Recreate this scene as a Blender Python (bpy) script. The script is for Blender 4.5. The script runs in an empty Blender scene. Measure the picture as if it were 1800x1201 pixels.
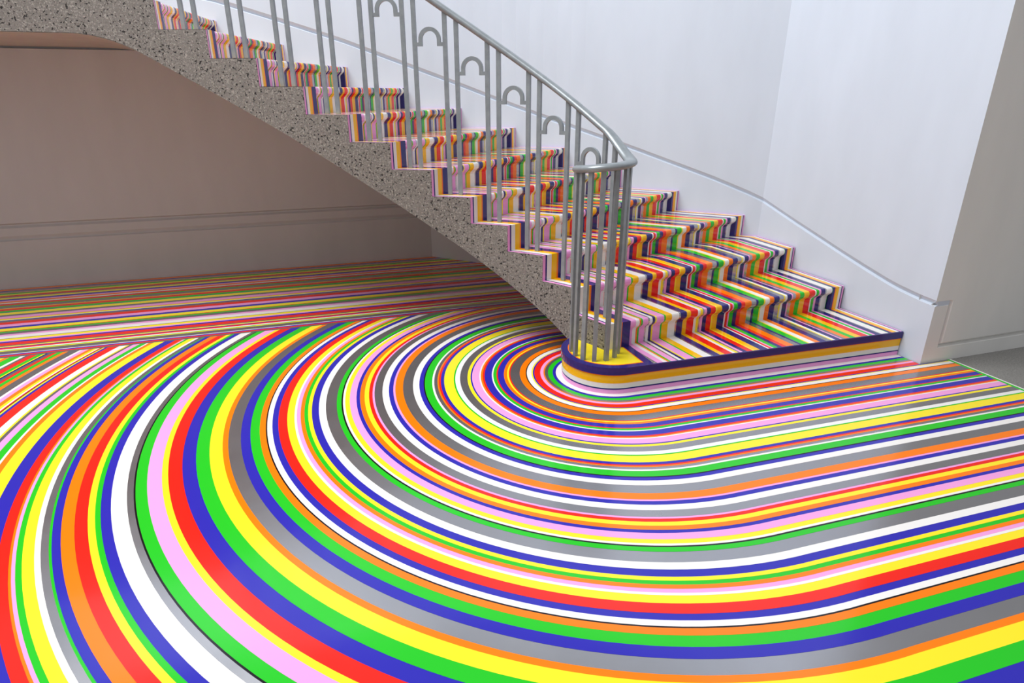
import bpy, bmesh, math, random
from mathutils import Vector

scene = bpy.context.scene
COL = scene.collection

# ------------------------------------------------------------------ camera
H = 1.663
cam_data = bpy.data.cameras.new('camera')
cam_data.sensor_width = 36.0
cam_data.lens = 22.0
cam_data.clip_start = 0.02
cam = bpy.data.objects.new('camera', cam_data)
COL.objects.link(cam)
cam.location = (0, 0, H)
cam.rotation_euler = (math.radians(90 - 21.69), 0, math.radians(-18.2))
scene.camera = cam

# ------------------------------------------------------------------ world, lights, exposure
world = bpy.data.worlds.new('world')
scene.world = world
world.use_nodes = True
wb = world.node_tree.nodes['Background']
wb.inputs['Color'].default_value = (0.93, 0.95, 1.0, 1)
wb.inputs['Strength'].default_value = 0.42


def area_light(name, loc, target, sx, sy, power, color):
    ld = bpy.data.lights.new(name, 'AREA')
    ld.shape = 'RECTANGLE'
    ld.size, ld.size_y = sx, sy
    ld.energy = power
    ld.color = color
    o = bpy.data.objects.new(name, ld)
    COL.objects.link(o)
    o.location = loc
    o.rotation_euler = (Vector(target) - Vector(loc)).to_track_quat('-Z', 'Y').to_euler()
    return o


# the glazed roof over the hall
area_light('skylight', (-1.9, 3.6, 7.0), (0.8, 3.3, 0.0), 4.5, 4.0, 640, (0.97, 0.985, 1.0))

vs = scene.view_settings
scene.display_settings.display_device = 'sRGB'
vs.view_transform = 'Standard'
vs.look = 'None'
vs.gamma = 1.0
vs.use_curve_mapping = False
vs.exposure = 0.1


# ------------------------------------------------------------------ materials
def lin(r, g, b):
    def c(v):
        v /= 255.0
        return v / 12.92 if v <= 0.04045 else ((v + 0.055) / 1.055) ** 2.4
    return (c(r), c(g), c(b), 1.0)


def base_mat(name):
    m = bpy.data.materials.new(name)
    m.use_nodes = True
    nt = m.node_tree
    return m, nt, nt.nodes['Principled BSDF']


def vinyl(name, rgb, rough=0.13, metallic=0.0):
    m, nt, p = base_mat(name)
    tc = nt.nodes.new('ShaderNodeTexCoord')
    n = nt.nodes.new('ShaderNodeTexNoise')
    n.inputs['Scale'].default_value = 5.0
    n.inputs['Detail'].default_value = 5.0
    nt.links.new(tc.outputs['Object'], n.inputs['Vector'])
    mr = nt.nodes.new('ShaderNodeMapRange')
    mr.inputs['To Min'].default_value = rough * 0.7
    mr.inputs['To Max'].default_value = rough * 1.35
    nt.links.new(n.outputs['Fac'], mr.inputs['Value'])
    nt.links.new(mr.outputs['Result'], p.inputs['Roughness'])
    b = nt.nodes.new('ShaderNodeBump')
    b.inputs['Strength'].default_value = 0.05
    b.inputs['Distance'].default_value = 0.004
    n2 = nt.nodes.new('ShaderNodeTexNoise')
    n2.inputs['Scale'].default_value = 14.0
    n2.inputs['Detail'].default_value = 3.0
    nt.links.new(tc.outputs['Object'], n2.inputs['Vector'])
    nt.links.new(n2.outputs['Fac'], b.inputs['Height'])
    nt.links.new(b.outputs['Normal'], p.inputs['Normal'])
    p.inputs['Base Color'].default_value = lin(*rgb)
    p.inputs['Metallic'].default_value = metallic
    p.inputs['Specular IOR Level'].default_value = 0.4
    return m


TAPE = {
    'yellow': vinyl('vinyl_yellow', (250, 226, 40)),
    'red': vinyl('vinyl_red', (235, 34, 22)),
    'blue': vinyl('vinyl_blue', (44, 40, 168)),
    'white': vinyl('vinyl_white', (238, 234, 230)),
    'pink': vinyl('vinyl_pink', (240, 160, 216)),
    'green': vinyl('vinyl_green', (34, 190, 34)),
    'orange': vinyl('vinyl_orange', (250, 124, 8)),
    'grey': vinyl('vinyl_silver', (176, 176, 180), 0.24, 0.85),
    'black': vinyl('vinyl_black', (14, 12, 20)),
    'navy': vinyl('vinyl_navy', (44, 36, 112)),
    'gold': vinyl('vinyl_gold', (248, 190, 8)),
}


def paint_mat(name, rgb, rough=0.5, var=0.03):
    m, nt, p = base_mat(name)
    tc = nt.nodes.new('ShaderNodeTexCoord')
    mp = nt.nodes.new('ShaderNodeMapping')
    mp.inputs['Scale'].default_value = (1.2, 1.2, 0.35)
    nt.links.new(tc.outputs['Object'], mp.inputs['Vector'])
    n = nt.nodes.new('ShaderNodeTexNoise')
    n.inputs['Scale'].default_value = 4.0
    n.inputs['Detail'].default_value = 6.0
    nt.links.new(mp.outputs['Vector'], n.inputs['Vector'])
    cr = nt.nodes.new('ShaderNodeValToRGB')
    c = lin(*rgb)
    cr.color_ramp.elements[0].position = 0.3
    cr.color_ramp.elements[1].position = 0.7
    cr.color_ramp.elements[0].color = tuple(v * (1 - var) for v in c[:3]) + (1,)
    cr.color_ramp.elements[1].color = tuple(min(1, v * (1 + var)) for v in c[:3]) + (1,)
    nt.links.new(n.outputs['Fac'], cr.inputs['Fac'])
    nt.links.new(cr.outputs['Color'], p.inputs['Base Color'])
    p.inputs['Roughness'].default_value = rough
    b = nt.nodes.new('ShaderNodeBump')
    b.inputs['Strength'].default_value = 0.08
    b.inputs['Distance'].default_value = 0.002
    n2 = nt.nodes.new('ShaderNodeTexNoise')
    n2.inputs['Scale'].default_value = 30.0
    n2.inputs['Detail'].default_value = 6.0
    nt.links.new(tc.outputs['Object'], n2.inputs['Vector'])
    nt.links.new(n2.outputs['Fac'], b.inputs['Height'])
    nt.links.new(b.outputs['Normal'], p.inputs['Normal'])
    return m


def concrete_mat(name, base, light, dark, pits=True):
    m, nt, p = base_mat(name)
    L = nt.links.new
    tc = nt.nodes.new('ShaderNodeTexCoord')

    def noise(scale, detail):
        n = nt.nodes.new('ShaderNodeTexNoise')
        n.inputs['Scale'].default_value = scale
        n.inputs['Detail'].default_value = detail
        L(tc.outputs['Object'], n.inputs['Vector'])
        return n

    def ramp(src, p0, p1):
        mr = nt.nodes.new('ShaderNodeMapRange')
        mr.inputs['From Min'].default_value = p0
        mr.inputs['From Max'].default_value = p1
        L(src, mr.inputs['Value'])
        return mr.outputs['Result']

    def mix(fac, a, b):
        mx = nt.nodes.new('ShaderNodeMix')
        mx.data_type = 'RGBA'
        L(fac, mx.inputs['Factor'])
        for v, i in ((a, 6), (b, 7)):
            if isinstance(v, tuple):
                mx.inputs[i].default_value = v
            else:
                L(v, mx.inputs[i])
        return mx.outputs[2]

    big = noise(3.0, 5.0)
    fine = noise(95.0, 4.0)
    speck = noise(150.0, 2.0)
    hole = noise(62.0, 3.0)
    col = mix(ramp(big.outputs['Fac'], 0.35, 0.68), lin(*base), tuple(0.86 * v for v in lin(*base)[:3]) + (1,))
    col = mix(ramp(fine.outputs['Fac'], 0.52, 0.66), col, lin(*light))
    col = mix(ramp(speck.outputs['Fac'], 0.60, 0.68), col, tuple(0.45 * v for v in lin(*base)[:3]) + (1,))
    if pits:
        pit = ramp(hole.outputs['Fac'], 0.612, 0.645)
        col = mix(pit, col, lin(*dark))
        b = nt.nodes.new('ShaderNodeBump')
        b.invert = True
        b.inputs['Strength'].default_value = 0.8
        b.inputs['Distance'].default_value = 0.006
        L(pit, b.inputs['Height'])
        b2 = nt.nodes.new('ShaderNodeBump')
        b2.inputs['Strength'].default_value = 0.35
        b2.inputs['Distance'].default_value = 0.003
        L(fine.outputs['Fac'], b2.inputs['Height'])
        L(b.outputs['Normal'], b2.inputs['Normal'])
        L(b2.outputs['Normal'], p.inputs['Normal'])
    L(col, p.inputs['Base Color'])
    p.inputs['Roughness'].default_value = 0.85
    return m


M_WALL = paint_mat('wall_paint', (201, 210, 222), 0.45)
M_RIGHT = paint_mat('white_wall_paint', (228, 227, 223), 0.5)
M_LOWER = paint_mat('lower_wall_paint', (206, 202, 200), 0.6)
M_SOFFIT = paint_mat('soffit_paint', (190, 178, 168), 0.7, 0.06)
M_CONC = concrete_mat('pitted_concrete', (130, 124, 118), (166, 160, 152), (38, 35, 34))
M_SLAB = concrete_mat('floor_concrete', (128, 126, 122), (140, 138, 134), (60, 60, 60), False)


def metal_paint():
    m, nt, p = base_mat('grey_metal_paint')
    tc = nt.nodes.new('ShaderNodeTexCoord')
    n = nt.nodes.new('ShaderNodeTexNoise')
    n.inputs['Scale'].default_value = 22.0
    n.inputs['Detail'].default_value = 6.0
    nt.links.new(tc.outputs['Object'], n.inputs['Vector'])
    cr = nt.nodes.new('ShaderNodeValToRGB')
    cr.color_ramp.elements[0].position = 0.3
    cr.color_ramp.elements[1].position = 0.7
    cr.color_ramp.elements[0].color = lin(132, 138, 142)
    cr.color_ramp.elements[1].color = lin(148, 154, 157)
    nt.links.new(n.outputs['Fac'], cr.inputs['Fac'])
    nt.links.new(cr.outputs['Color'], p.inputs['Base Color'])
    p.inputs['Metallic'].default_value = 0.25
    p.inputs['Roughness'].default_value = 0.32
    return m


M_METAL = metal_paint()


# ------------------------------------------------------------------ helpers
def link_mesh(name, verts, faces, mat, parent=None, smooth=False, recalc=True):
    me = bpy.data.meshes.new(name)
    me.from_pydata([tuple(v) for v in verts], [], faces)
    if recalc:
        bm = bmesh.new()
        bm.from_mesh(me)
        bmesh.ops.recalc_face_normals(bm, faces=bm.faces)
        bm.to_mesh(me)
        bm.free()
    me.materials.append(mat)
    if smooth:
        for f in me.polygons:
            f.use_smooth = True
    o = bpy.data.objects.new(name, me)
    COL.objects.link(o)
    if parent is not None:
        o.parent = parent
    return o


def structure(o, label, cat):
    o['kind'] = 'structure'
    o['label'] = label
    o['category'] = cat
    return o


def lerp(a, b, t):
    return tuple(x + (y - x) * t for x, y in zip(a, b))


def catmull(pts, t):
    """value at parameter t (index space) of a Catmull-Rom curve through pts"""
    n = len(pts)
    i = max(0, min(n - 2, int(math.floor(t))))
    u = t - i
    p1, p2 = pts[i], pts[i + 1]
    p0 = pts[i - 1] if i > 0 else tuple(2 * a - b for a, b in zip(p1, p2))
    p3 = pts[i + 2] if i + 2 < n else tuple(2 * b - a for a, b in zip(p1, p2))
    return tuple(0.5 * (2 * b + (c - a) * u + (2 * a - 5 * b + 4 * c - d) * u * u + (3 * b - a - 3 * c + d) * u ** 3)
                 for a, b, c, d in zip(p0, p1, p2, p3))


# ------------------------------------------------------------------ plan of the flight
R = 0.17                                    # rise of a step
NR = 13                                     # risers above the bottom step
S_PTS = [(1.750, 2.985),                    # riser 0 (front of the bottom step), outer string
         (1.672, 3.240), (1.571, 3.492), (1.432, 3.713), (1.253, 3.903), (1.046, 4.060), (0.819, 4.193),
         (0.580, 4.317), (0.334, 4.441), (0.080, 4.570), (-0.186, 4.702), (-0.468, 4.833), (-0.757, 4.958),
         (-1.045, 5.062), (-1.34, 5.125), (-1.64, 5.14), (-1.95, 5.14), (-2.3, 5.14), (-2.7, 5.14), (-3.2, 5.14), (-3.8, 5.14)]
W_PTS = [(3.721, 2.931), (3.708, 3.447), (3.701, 3.987), (3.610, 4.531), (3.193, 4.935), (2.803, 5.300), (2.392, 5.610),
         (1.957, 5.844), (1.483, 6.003), (1.010, 6.088), (0.500, 6.145), (-0.010, 6.190), (-0.514, 6.232), (-1.02, 6.27),
         (-1.5, 6.30), (-2.0, 6.33), (-2.5, 6.35), (-3.0, 6.37), (-3.5, 6.39), (-4.0, 6.41), (-4.6, 6.43)]
BEND = (3.697, 4.44)


def S(t):
    return catmull(S_PTS, t)


def W(t):
    if 2.0 <= t <= 3.0:
        k = 0.82
        u = t - 2.0
        return lerp(W_PTS[2], BEND, u / k) if u < k else lerp(BEND, W_PTS[3], (u - k) / (1 - k))
    if t < 2.0:
        i = int(min(1, math.floor(t)))
        return lerp(W_PTS[i], W_PTS[i + 1], t - i)
    return catmull(W_PTS[3:], t - 3.0)


def plan(t, s):
    return lerp(S(t), W(t), s)


def down_dir(j):
    """unit vector pointing down the stair, square to riser j"""
    a, b = S(j), W(j)
    dx, dy = b[0] - a[0], b[1] - a[1]
    l = math.hypot(dx, dy)
    return (dy / l, -dx / l)


def soffit_z(t):
    a = (t + 0.5) * R - 0.302
    b = 2.022
    k = 0.13
    h = max(k - abs(a - b), 0.0) / k
    return max(0.0, min(a, b) - h * h * k * 0.25)


NOSE = [(-0.035, 0.0), (-0.035, 0.092), (-0.030, 0.104), (-0.006, 0.126), (0.0, 0.136), (0.0015, 0.148),
        (-0.001, 0.160), (-0.006, 0.1675), (-0.014, 0.170)]
FLAT = [(0.0, 0.0), (0.0, 0.170)]
SUB = 4
S0, S1 = 0.088, 0.945                       # the nosings run between these fractions of the width


def riser_point(j, s, off, z):
    p = plan(j, s)
    d = down_dir(j)
    return (p[0] + d[0] * off, p[1] + d[1] * off, z)


# ------------------------------------------------------------------ floor
fl = structure(link_mesh('floor', [(-9, -6, -0.06), (9, -6, -0.06), (9, 8, -0.06), (-9, 8, -0.06),
                                   (-9, -6, 0), (9, -6, 0), (9, 8, 0), (-9, 8, 0)],
                         [(0, 1, 2, 3), (4, 5, 6, 7), (0, 1, 5, 4), (1, 2, 6, 5), (2, 3, 7, 6), (3, 0, 4, 7)], M_SLAB),
               'grey concrete floor laid with curving stripes of glossy coloured tape', 'floor')

rnd = random.Random(41)
WEIGHT = [('yellow', 16), ('red', 13), ('blue', 13), ('white', 14), ('pink', 12), ('green', 12), ('orange', 13), ('grey', 12), ('black', 4)]
NAMES = [n for n, w in WEIGHT for _ in range(w)]


def stripe_plan(start, end):
    """a run of (from, to, colour) stripes of mixed widths, no colour twice within three"""
    out, x, recent = [], start, []
    while x < end:
        c = rnd.choice(NAMES)
        if c in recent:
            continue
        if c == 'black':
            w = rnd.choice((0.007, 0.009))
        else:
            w = rnd.choice((0.009, 0.012, 0.02, 0.026, 0.03, 0.038, 0.046, 0.06))
        if c == 'grey':
            w = max(w, 0.02)
        out.append((x, min(end, x + w), c))
        x += w
        recent = (recent + [c])[-3:]
    return out


def strip_solid(name, inner, outer, z, mat, parent):
    """a flat tape: two matching edge lines, top face and the two cut edges"""
    n = len(inner)
    v = [(p[0], p[1], z) for p in inner] + [(p[0], p[1], z) for p in outer]
    v += [(p[0], p[1], 0.0001) for p in inner] + [(p[0], p[1], 0.0001) for p in outer]
    f = []
    for i in range(n - 1):
        f.append((i, n + i, n + i + 1, i + 1))
        f.append((i, i + 1, 2 * n + i + 1, 2 * n + i))
        f.append((n + i, 3 * n + i, 3 * n + i + 1, n + i + 1))
    f.append((0, 2 * n, 3 * n, n))
    f.append((n - 1, 2 * n - 1, 4 * n - 1, 3 * n - 1))
    return link_mesh(name, v, f, mat, parent)


CX, CY = 1.705, 3.255                       # centre of the rounded end of the bottom step
CR = 0.285
Y_BORDER = 4.75                             # straight border along the far wall begins here
X_END = 3.965                               # the tape stops here
YL = 6.627                                  # far wall under the landing


def sweep_edge(r):
    pts = []
    lim = Y_BORDER - CY
    a0 = math.pi / 2 if r <= lim else math.pi - math.asin(lim / r)
    if r <= lim:
        pts.append((3.2, CY + r))
    a1 = 1.5 * math.pi
    n = 72
    for i in range(n + 1):
        a = a0 + (a1 - a0) * i / n
        pts.append((CX + r * math.cos(a), CY + r * math.sin(a)))
    if r > lim:
        pts.insert(0, pts[0])
    k = -0.0245                              # the step front runs slightly out of square
    ye = CY - r + k * (X_END - CX)
    if ye > 2.735:                           # stops against the wall corner
        pts.append((3.728, CY - r + k * (3.728 - CX)))
    else:
        pts.append((X_END, ye))
    return pts


sweep = stripe_plan(CR + 0.001, 4.75)
for i, (a, b, c) in enumerate(sweep):
    strip_solid('tape_strip', sweep_edge(a), sweep_edge(b), 0.0012 + 0.0005 * (i % 2), TAPE[c], fl)
border = stripe_plan(Y_BORDER, YL - 0.012)
for i, (a, b, c) in enumerate(border):
    strip_solid('tape_strip', [(-4.6, a), (min(3.2, 7.88 - a), a)], [(-4.6, b), (min(3.2, 7.88 - b), b)],
                0.0012 + 0.0005 * (i % 2), TAPE[c], fl)

for i, (a, b, c) in enumerate(((X_END, X_END + 0.022, 'green'), (X_END + 0.022, X_END + 0.034, 'white'))):
    strip_solid('tape_strip', [(a, 2.744), (a, -1.5)], [(b, 2.744), (b, -1.5)], 0.0014 + 0.0005 * i, TAPE[c], fl)

# ------------------------------------------------------------------ walls
TOP = 4.6


def path_wall(name, pts, zb, zg, outward, mat, label, top=TOP, gw=0.032, gl=0.009, depth=0.022):
    """a wall along plan points, with a V groove that follows zg(i); outward(i) is the room side normal"""
    v, f = [], []
    rows = 5
    for i, p in enumerate(pts):
        nx, ny = outward(i)
        z = zg[i]
        prof = [(0, zb[i]), (0, z - gl), (-depth, z), (0, z + gw), (0, top)]
        for d, zz in prof:
            v.append((p[0] + nx * d, p[1] + ny * d, zz))
        v.append((p[0] - nx * 0.12, p[1] - ny * 0.12, top))
        v.append((p[0] - nx * 0.12, p[1] - ny * 0.12, zb[i]))
    m = rows + 2
    for i in range(len(pts) - 1):
        for k in range(m):
            k2 = (k + 1) % m
            f.append((i * m + k, (i + 1) * m + k, (i + 1) * m + k2, i * m + k2))
    f.append(tuple(range(m)))
    f.append(tuple((len(pts) - 1) * m + k for k in range(m)))
    return structure(link_mesh(name, v, f, mat), label, 'wall')


def normals_of(pts):
    def nrm(i):
        a = pts[max(0, i - 1)]
        b = pts[min(len(pts) - 1, i + 1)]
        dx, dy = b[0] - a[0], b[1] - a[1]
        l = math.hypot(dx, dy)
        return (-dy / l, dx / l)
    return nrm


CORNER = (3.737, 2.751)
GROOVE = [(3.60, 0.862), (3.382, 0.968), (2.858, 1.192), (2.394, 1.372), (1.925, 1.546), (1.432, 1.735), (0.94, 1.908),
          (0.468, 2.072), (-0.069, 2.230), (-0.575, 2.372), (-1.5, 2.45), (-4.0, 2.47)]


def groove_z(x):
    for (xa, za), (xb, zb_) in zip(GROOVE, GROOVE[1:]):
        if x >= xb:
            return za + (zb_ - za) * (xa - x) / (xa - xb)
    return GROOVE[-1][1]


wp, wzb, wzg = [], [], []
for y, z in ((2.751, 0.405), (2.85, 0.412), (2.94, 0.423), (3.04, 0.437), (3.125, 0.454), (3.34, 0.506), (3.553, 0.561), (3.8, 0.628), (4.058, 0.698), (4.25, 0.752)):
    wp.append((3.737 + (3.697 - 3.737) * (y - 2.751) / (4.44 - 2.751), y))
    wzb.append(0.0)
    wzg.append(z)
wp.append(BEND)
wzb.append(0.0)
wzg.append(0.806)
t = 3.0
while t <= 17.01:
    q = W(t)
    wp.append(q)
    wzb.append(max(0.0, soffit_z(t) + 0.001))
    wzg.append(groove_z(q[0]))
    t += 0.25
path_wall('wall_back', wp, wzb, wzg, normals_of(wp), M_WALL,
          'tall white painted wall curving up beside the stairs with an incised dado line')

# far wall under the landing: two fine grooves
prof = [(0, 0.0), (0, 0.432), (0.022, 0.440), (0.022, 0.446), (0.006, 0.475), (0.006, 0.545), (0.03, 0.562), (0.03, 0.572), (0, 0.588), (0, 2.000), (0.045, 2.000), (0.045, 2.4), (0.16, 2.4), (0.16, 0.0)]
v, f = [], []
XA = 1.262
for x in (-5.0, XA):
    v += [(x, YL + d, z) for d, z in prof]
m = len(prof)
for k in range(m):
    f.append((k, (k + 1) % m, m + (k + 1) % m, m + k))
f += [tuple(range(m)), tuple(range(m, 2 * m))]
structure(link_mesh('wall_left', v, f, M_LOWER), 'plain beige-grey wall with two fine grooves, shaded under the stair landing', 'wall')

# splayed wall below the flight, up to the underside of the stairs
v, f = [], []
tq = 8.45
while tq >= 3.1:
    x = W(tq)[0] if tq < 8.4 else XA
    y = YL + XA - x
    for d in (0, 0.1):
        v += [(x + d * 0.707, y + d * 0.707, 0.0), (x + d * 0.707, y + d * 0.707, soffit_z(tq) - 0.004)]
    tq -= 0.35
n = len(v) // 4
for i in range(n - 1):
    a, b = 4 * i, 4 * i + 4
    f += [(a, a + 1, b + 1, b), (a + 2, b + 2, b + 3, a + 3), (a + 1, a + 3, b + 3, b + 1), (a, b, b + 2, a + 2)]
f += [(0, 2, 3, 1), (4 * n - 4, 4 * n - 3, 4 * n - 1, 4 * n - 2)]
structure(link_mesh('wall_corner', v, f, M_LOWER), 'shadowed splayed wall in the corner below the stair flight', 'wall')

# right wall, past the outside corner
yR = CORNER[1]
gp = [(3.737, 0.405), (3.862, 0.405), (3.862, 0.108), (8.0, 0.108)]
lo = [(3.737, 0.396), (3.853, 0.396), (3.853, 0.099), (8.0, 0.099)]
hi = [(3.737, 0.430), (3.886, 0.430), (3.886, 0.132), (8.0, 0.132)]
v = [(x, yR - 0.0, z) for x, z in lo] + [(x, yR + 0.03, z) for x, z in gp] + [(x, yR, z) for x, z in hi]
v += [(3.737, yR, 0.0), (3.853, yR, 0.0), (8.0, yR, 0.0), (3.737, yR, TOP), (8.0, yR, TOP), (3.886, yR, TOP)]
f = []
for i in range(3):
    f.append((i, i + 1, 4 + i + 1, 4 + i))
    f.append((4 + i, 4 + i + 1, 8 + i + 1, 8 + i))
f += [(12, 13, 2, 1, 0), (13, 14, 3, 2), (8, 9, 17, 15), (9, 10, 11, 16, 17)]
o = 18
v += [(3.737, yR + 0.12, 0), (8.0, yR + 0.12, 0), (8.0, yR + 0.12, TOP), (3.737, yR + 0.12, TOP)]
f += [(18, 19, 20, 21), (15, 17, 16, 20, 21), (14, 19, 20, 16, 11, 7, 3)]
wr = structure(link_mesh('wall_right', v, f, M_RIGHT), 'white wall past the outside corner with a grooved skirting', 'wall')

# ------------------------------------------------------------------ staircase
stair = bpy.data.objects.new('staircase', None)
COL.objects.link(stair)
stair.location = (0, 0, 0)
stair['label'] = 'curved concrete staircase with coloured tape stripes running down its steps'
stair['category'] = 'staircase'


def tread_ts(j):
    """parameters across tread j (between riser j-1 and riser j)"""
    ts = [j - 1 + i / SUB for i in range(SUB + 1)]
    if j == 3:
        ts.append(2.82)
        ts.sort()
    return ts


EPS = 0.0016


def string_part(name, sa, sb, jmin, jmax, mat):
    """a toothed string: plain square steps between the width fractions sa and sb"""
    v, f = [], []
    for j in range(jmin, jmax + 1):
        z = j * R - EPS
        base = len(v)
        ts = tread_ts(j)
        d = down_dir(j - 1)
        for i, t_ in enumerate(ts):
            for s in (sa, sb):
                x, y = plan(t_, s)
                if i == 0:
                    x, y = x - d[0] * EPS, y - d[1] * EPS
                zb = soffit_z(t_)
                v.append((x, y, zb))
                v.append((x, y, z))
        n = len(ts)
        for i in range(n - 1):
            a = base + 4 * i
            b = a + 4
            f += [(a, a + 1, b + 1, b), (a + 2, b + 2, b + 3, a + 3), (a + 1, a + 3, b + 3, b + 1), (a, b, b + 2, a + 2)]
        f.append((base, base + 2, base + 3, base + 1))
        e = base + 4 * (n - 1)
        f.append((e, e + 1, e + 3, e + 2))
    return link_mesh(name, v, f, mat, stair, recalc=False)


def fix_normals(o):
    bm = bmesh.new()
    bm.from_mesh(o.data)
    bmesh.ops.recalc_face_normals(bm, faces=bm.faces)
    bm.to_mesh(o.data)
    bm.free()


so = string_part('stringer', 0.0, S0, 2, NR, M_CONC)
fix_normals(so)
so['label'] = 'pitted grey concrete outer string, cut to the line of the steps'
so = string_part('wall_string', S1, 1.0, 2, NR, TAPE['navy'])
fix_normals(so)

# the steps themselves, each with its overhanging rounded nosing
SS = [S0 + (S1 - S0) * i / 4 for i in range(5)]
for j in range(2, NR + 1):
    z0 = (j - 1) * R
    v, f = [], []
    for s in SS:
        sec = [riser_point(j - 1, s, -0.034, max(0.0, soffit_z(j - 1) + 0.02))]
        for q, (off, h) in enumerate(NOSE):
            sec.append(riser_point(j - 1, s, off - 0.003, z0 + (h + 0.004 if 1 <= q <= 4 else h - EPS)))
        for t_ in tread_ts(j)[1:-1]:
            x, y = plan(t_, s)
            sec.append((x, y, j * R - EPS))
        sec.append(riser_point(j, s, -0.034, j * R - EPS))
        sec.append(riser_point(j, s, -0.034, max(0.0, soffit_z(j) + 0.02)))
        v += sec
    m = len(v) // len(SS)
    for i in range(len(SS) - 1):
        for k in range(m):
            k2 = (k + 1) % m
            f.append((i * m + k, (i + 1) * m + k, (i + 1) * m + k2, i * m + k2))
    f += [tuple(range(m)), tuple((len(SS) - 1) * m + k for k in range(m))]
    link_mesh('step', v, f, M_CONC, stair)

# underside of the flight and the landing
v, f = [], []
ts = [1.25 + 0.25 * i for i in range(72)]
ts = [t_ for t_ in ts if t_ <= 18.6]
NS = 5
for t_ in ts:
    a, b = S(t_), W(t_)
    l = math.hypot(b[0] - a[0], b[1] - a[1])
    ext = (0.32 if t_ > 8 else 0.1 + 0.02 * t_) / l
    if t_ > 12.5:
        ext = (YL + 0.040 - b[1]) / (b[1] - a[1])
    for i in range(NS):
        s = 0.004 + (0.996 + ext) * i / (NS - 1)
        p = lerp(a, b, s)
        if p[1] > YL + 0.040:
            p = (p[0], YL + 0.040)
        v.append((p[0], p[1], soffit_z(t_) - 0.003))
for i in range(len(ts) - 1):
    for k in range(NS - 1):
        f.append((i * NS + k, (i + 1) * NS + k, (i + 1) * NS + k + 1, i * NS + k + 1))
o = link_mesh('soffit', v, f, M_SOFFIT, stair, recalc=False)
md = o.modifiers.new('thickness', 'SOLIDIFY')
md.thickness = 0.0025
md.offset = 0.0
o['label'] = 'smooth painted underside of the flight and landing'

# landing slab: edge face continuing the string, level top
v, f = [], []
ts = [NR + 0.25 * i for i in range(26)]
zt = (NR + 1) * R
for t_ in ts:
    for s in (0.0, 1.0):
        p = plan(t_, s)
        v.append((p[0], p[1], soffit_z(t_)))
        v.append((p[0], p[1], zt))
n = len(ts)
for i in range(n - 1):
    a, b = 4 * i, 4 * i + 4
    f += [(a, a + 1, b + 1, b), (a + 2, b + 2, b + 3, a + 3), (a + 1, a + 3, b + 3, b + 1), (a, b, b + 2, a + 2)]
f += [(0, 2, 3, 1), (4 * n - 4, 4 * n - 3, 4 * n - 1, 4 * n - 2)]
link_mesh('landing', v, f, M_CONC, stair)

# bottom step with its rounded end
front = [(CX + CR * math.cos(a), CY + CR * math.sin(a)) for a in [math.pi * (0.5 + i / 28) for i in range(29)]]
FRONT_R = (3.727, 2.922)
outline = front + [FRONT_R]
back = [(3.69, 3.70), (2.0, CY + CR + 0.04)]


def outline_off(d):
    pts = [(CX + (CR + d) * math.cos(a), CY + (CR + d) * math.sin(a)) for a in [math.pi * (0.5 + i / 28) for i in range(29)]]
    return pts + [(FRONT_R[0], FRONT_R[1] - d)]


poly = outline + back
n = len(poly)
v = [(x, y, 0.0) for x, y in poly] + [(x, y, R - EPS) for x, y in poly]
f = [tuple(range(n)), tuple(range(n, 2 * n))] + [(i, (i + 1) % n, n + (i + 1) % n, n + i) for i in range(n)]
bottom = link_mesh('bottom_step', v, f, M_CONC, stair)
bottom['label'] = 'wide bottom step with a rounded end, banded with tape'


def band(name, za, zb, prev_off, off, mat):
    a = outline_off(off)
    b = outline_off(-0.001)
    n = len(a)
    v = [(x, y, za) for x, y in a] + [(x, y, zb) for x, y in a] + [(x, y, za) for x, y in b] + [(x, y, zb) for x, y in b]
    f = []
    for i in range(n - 1):
        f += [(i, i + 1, n + i + 1, n + i), (2 * n + i, 3 * n + i, 3 * n + i + 1, 2 * n + i + 1),
              (n + i, n + i + 1, 3 * n + i + 1, 3 * n + i), (i, 2 * n + i, 2 * n + i + 1, i + 1)]
    f += [(0, n, 3 * n, 2 * n), (n - 1, 2 * n - 1, 4 * n - 1, 3 * n - 1)]
    return link_mesh(name, v, f, mat, bottom)


zz = 0.0
for w, c, off in ((0.028, 'pink', 0.002), (0.008, 'navy', 0.0026), (0.032, 'white', 0.002), (0.048, 'gold', 0.0026), (0.008, 'orange', 0.003)):
    band('tape_band', zz, zz + w, 0, off, TAPE[c])
    zz += w
band('tape_band', zz, R + 0.001, 0, 0.010, TAPE['navy'])

# taped cap on the rounded end: a border and a field
XC = 1.86


def cap_outline(d, xr):
    pts = [(CX + (CR - d) * math.cos(a), CY + (CR - d) * math.sin(a)) for a in [math.pi * (0.5 + i / 28) for i in range(29)]]
    return pts + [(xr, CY - CR + d - 0.004), (xr, CY + CR - d)]


def plate(name, poly, za, zb, mat):
    n = len(poly)
    v = [(x, y, za) for x, y in poly] + [(x, y, zb) for x, y in poly]
    f = [tuple(range(n)), tuple(range(n, 2 * n))] + [(i, (i + 1) % n, n + (i + 1) % n, n + i) for i in range(n)]
    return link_mesh(name, v, f, mat, bottom)


plate('tape_cap', cap_outline(0.0, XC), R - EPS, R + 0.0010, TAPE['navy'])
plate('tape_cap', cap_outline(0.032, XC - 0.05), R, R + 0.0016, TAPE['orange'])
plate('tape_cap', cap_outline(0.040, XC - 0.058), R, R + 0.0022, TAPE['yellow'])

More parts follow.
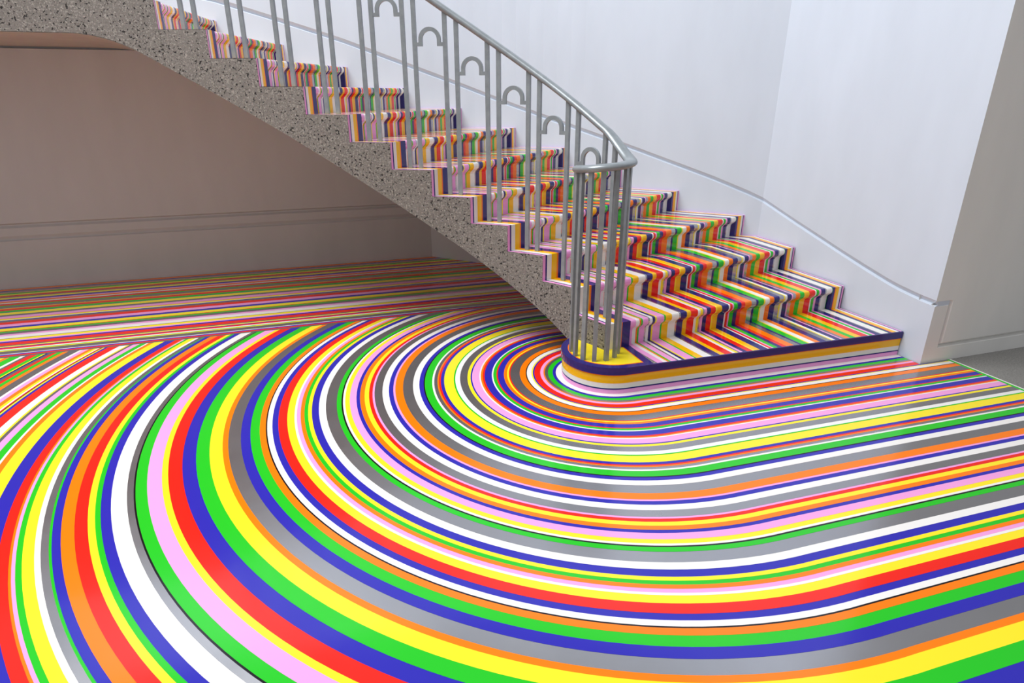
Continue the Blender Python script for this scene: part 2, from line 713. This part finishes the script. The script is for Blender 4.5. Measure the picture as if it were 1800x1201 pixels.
# tape stripes that run down the flight over treads, nosings and risers
edge_l = [(0.0, 0.010, 'pink'), (0.010, 0.016, 'navy'), (0.016, 0.033, 'white'), (0.033, 0.053, 'gold'), (0.053, 0.059, 'orange'), (0.059, S0, 'navy')]
edge_r = [(S1, 0.957, 'navy'), (0.957, 0.962, 'orange'), (0.962, 0.977, 'gold'), (0.977, 0.988, 'white'), (0.988, 0.993, 'navy'), (0.993, 1.0, 'pink')]
mid = []
x = S0
recent = ['navy']
rnd = random.Random(9)
names2 = ['yellow', 'red', 'navy', 'navy', 'white', 'white', 'white', 'pink', 'pink', 'green', 'orange', 'grey', 'gold']
while x < S1:
    c = rnd.choice(names2)
    if c in recent:
        continue
    w = rnd.choice((0.006, 0.010, 0.013, 0.016, 0.02, 0.024, 0.028))
    mid.append((x, min(S1, x + w), c))
    x += w
    recent = (recent + [c])[-3:]

for sa, sb, c in edge_l + mid + edge_r:
    inner = sa >= S0 - 1e-6 and sb <= S1 + 1e-6
    prof = NOSE if inner else FLAT
    rec = -0.035 if inner else 0.0
    line = []                                # list of (function of s) -> point, top of the flight to the floor
    v = []
    for j in range(NR, 0, -1):
        # riser j: from T(j+1) down to T(j)
        d = down_dir(j)
        if j < NR:
            tt = tread_ts(j + 1)
            for t_ in reversed(tt[1:-1]):
                for s in (sa, sb):
                    p = plan(t_, s)
                    v.append((p[0], p[1], (j + 1) * R))
        for off, h in reversed(prof):
            for s in (sa, sb):
                v.append(riser_point(j, s, off, j * R + h))
    if sa >= 0.075:
        # across the bottom step to its front edge
        for u in (0.35, 1.0):
            for s in (sa, sb):
                a = plan(1, s)
                x_ = XC + (FRONT_R[0] - XC) * (s - 0.075) / 0.925
                b_ = (x_, CY - CR + (FRONT_R[1] - CY + CR) * (x_ - CX) / (FRONT_R[0] - CX) + 0.0005)
                p = lerp(a, b_, u)
                v.append((p[0], p[1], R))
    n = len(v) // 2
    f = [(2 * i, 2 * i + 1, 2 * i + 3, 2 * i + 2) for i in range(n - 1)]
    link_mesh('tape_stripe', v, f, TAPE[c], stair, recalc=False)

# ------------------------------------------------------------------ railing
rail = bpy.data.objects.new('stair_railing', None)
COL.objects.link(rail)
rail['label'] = 'grey metal stair railing with paired square bars, small arches and a scrolled handrail end'
rail['category'] = 'railing'


def edge_pos(t_, off):
    p = S(t_)
    a, b = S(t_ - 0.05), S(t_ + 0.05)
    dx, dy = b[0] - a[0], b[1] - a[1]
    l = math.hypot(dx, dy)
    return (p[0] + dy / l * off, p[1] - dx / l * off), (dx / l, dy / l)


def bar(p, tdir, z0, z1, wa=0.026, wb=0.020):
    tx, ty = tdir
    nx, ny = -ty, tx
    v = []
    for z in (z0, z1):
        for a, b in ((-1, -1), (1, -1), (1, 1), (-1, 1)):
            v.append((p[0] + tx * a * wa / 2 + nx * b * wb / 2, p[1] + ty * a * wa / 2 + ny * b * wb / 2, z))
    f = [(0, 1, 2, 3), (4, 5, 6, 7), (0, 1, 5, 4), (1, 2, 6, 5), (2, 3, 7, 6), (3, 0, 4, 7)]
    return link_mesh('baluster', v, f, M_METAL, rail)


OFFS = -0.098                                # inside the outer edge (towards the wall)
if True:
    # make sure the offset points to the wall side
    q, _ = edge_pos(5.0, OFFS)
    if math.hypot(q[0] - W(5)[0], q[1] - W(5)[1]) > math.hypot(S(5)[0] - W(5)[0], S(5)[1] - W(5)[1]):
        OFFS = -OFFS


def rail_bottom(t_):
    """underside of the handrail above the pitch"""
    return (t_ + 0.5) * R + 1.075 + (0.0 if t_ > 2 else -0.0)


PAIR = 0.135
bars = {}
for j in range(2, NR + 1):
    for k, sgn in enumerate((1, -1)):
        t_ = j - 0.5 + sgn * PAIR
        p, td = edge_pos(t_, OFFS)
        z1 = rail_bottom(t_)
        bars[(j, sgn)] = (p, td, z1)
        bar(p, td, j * R - 0.001 + EPS, z1 + 0.012)

# arches between neighbouring pairs
for j in range(2, NR):
    (pa, ta, _), (pb, tb, _) = bars[(j + 1, -1)], bars[(j, 1)]
    z = j * R + 0.914
    dx, dy = pb[0] - pa[0], pb[1] - pa[1]
    l = math.hypot(dx, dy)
    dx, dy = dx / l, dy / l
    nx, ny = -dy, dx
    # outline in (u, h): outer then inner
    ro, ri = 0.0715, 0.048
    half = l / 2
    outer, inner = [], []
    outer.append((0.0, 0.022))
    inner.append((0.0, 0.0))
    outer.append((half - ro, 0.022))
    inner.append((half - ri, 0.0))
    outer.append((half - ro, 0.038))
    inner.append((half - ri, 0.038))
    for i in range(1, 16):
        a = math.pi * (1 - i / 16)
        outer.append((half + ro * math.cos(a), 0.038 + ro * math.sin(a)))
        inner.append((half + ri * math.cos(a), 0.038 + ri * math.sin(a)))
    outer += [(half + ro, 0.038), (half + ro, 0.022), (l, 0.022)]
    inner += [(half + ri, 0.038), (half + ri, 0.0), (l, 0.0)]
    v = []
    w = 0.009
    for side in (-w, w):
        for u_, h_ in outer:
            v.append((pa[0] + dx * u_ + nx * side, pa[1] + dy * u_ + ny * side, z + h_))
        for u_, h_ in inner:
            v.append((pa[0] + dx * u_ + nx * side, pa[1] + dy * u_ + ny * side, z + h_))
    n = len(outer)
    f = []
    for i in range(n - 1):
        f += [(i, i + 1, n + i + 1, n + i), (2 * n + i, 3 * n + i, 3 * n + i + 1, 2 * n + i + 1),
              (i, 2 * n + i, 2 * n + i + 1, i + 1), (n + i, n + i + 1, 3 * n + i + 1, 3 * n + i)]
    link_mesh('arch', v, f, M_METAL, rail)

# bars of the scroll, standing on the rounded end of the bottom step
SCROLL = [((1.729, 3.172), 1.290), ((1.679, 3.120), 1.281), ((1.609, 3.092), 1.276), ((1.536, 3.104), 1.270),
          ((1.484, 3.148), 1.262), ((1.464, 3.219), 1.254), ((1.469, 3.293), 1.246)]
for i, (p, z) in enumerate(SCROLL):
    a = SCROLL[max(0, i - 1)][0]
    b = SCROLL[min(len(SCROLL) - 1, i + 1)][0]
    l = math.hypot(b[0] - a[0], b[1] - a[1])
    bar(p, ((b[0] - a[0]) / l, (b[1] - a[1]) / l), R + 0.0015, z + 0.012)

# handrail
path = []
t_ = 16.0
while t_ >= 1.45:
    p, td = edge_pos(t_, OFFS)
    path.append((p[0], p[1], min(rail_bottom(t_), rail_bottom(NR + 0.8)) + 0.022))
    t_ -= 0.25
path += [(1.733, 3.262, 1.352)]
for p, z in SCROLL:
    path.append((p[0], p[1], z + 0.022))
path.append((1.474, 3.312, 1.266))
dense = []
for i in range(len(path) - 1):
    for k in range(4):
        dense.append(Vector(catmull(path, i + k / 4)))
dense.append(Vector(path[-1]))
v, f = [], []
NP = 14
for i, p in enumerate(dense):
    a = dense[max(0, i - 1)]
    b = dense[min(len(dense) - 1, i + 1)]
    tg = (b - a).normalized()
    side = tg.cross(Vector((0, 0, 1))).normalized()
    up = side.cross(tg).normalized()
    for k in range(NP):
        an = 2 * math.pi * k / NP
        sw = 0.030 + 0.007 * math.exp(-((i - (len(dense) - 29)) / 9.0) ** 2)
        v.append(p + side * sw * math.cos(an) + up * 0.021 * math.sin(an))
for i in range(len(dense) - 1):
    for k in range(NP):
        f.append((i * NP + k, i * NP + (k + 1) % NP, (i + 1) * NP + (k + 1) % NP, (i + 1) * NP + k))
f += [tuple(range(NP)), tuple((len(dense) - 1) * NP + k for k in range(NP))]
link_mesh('handrail', v, f, M_METAL, rail, smooth=True)
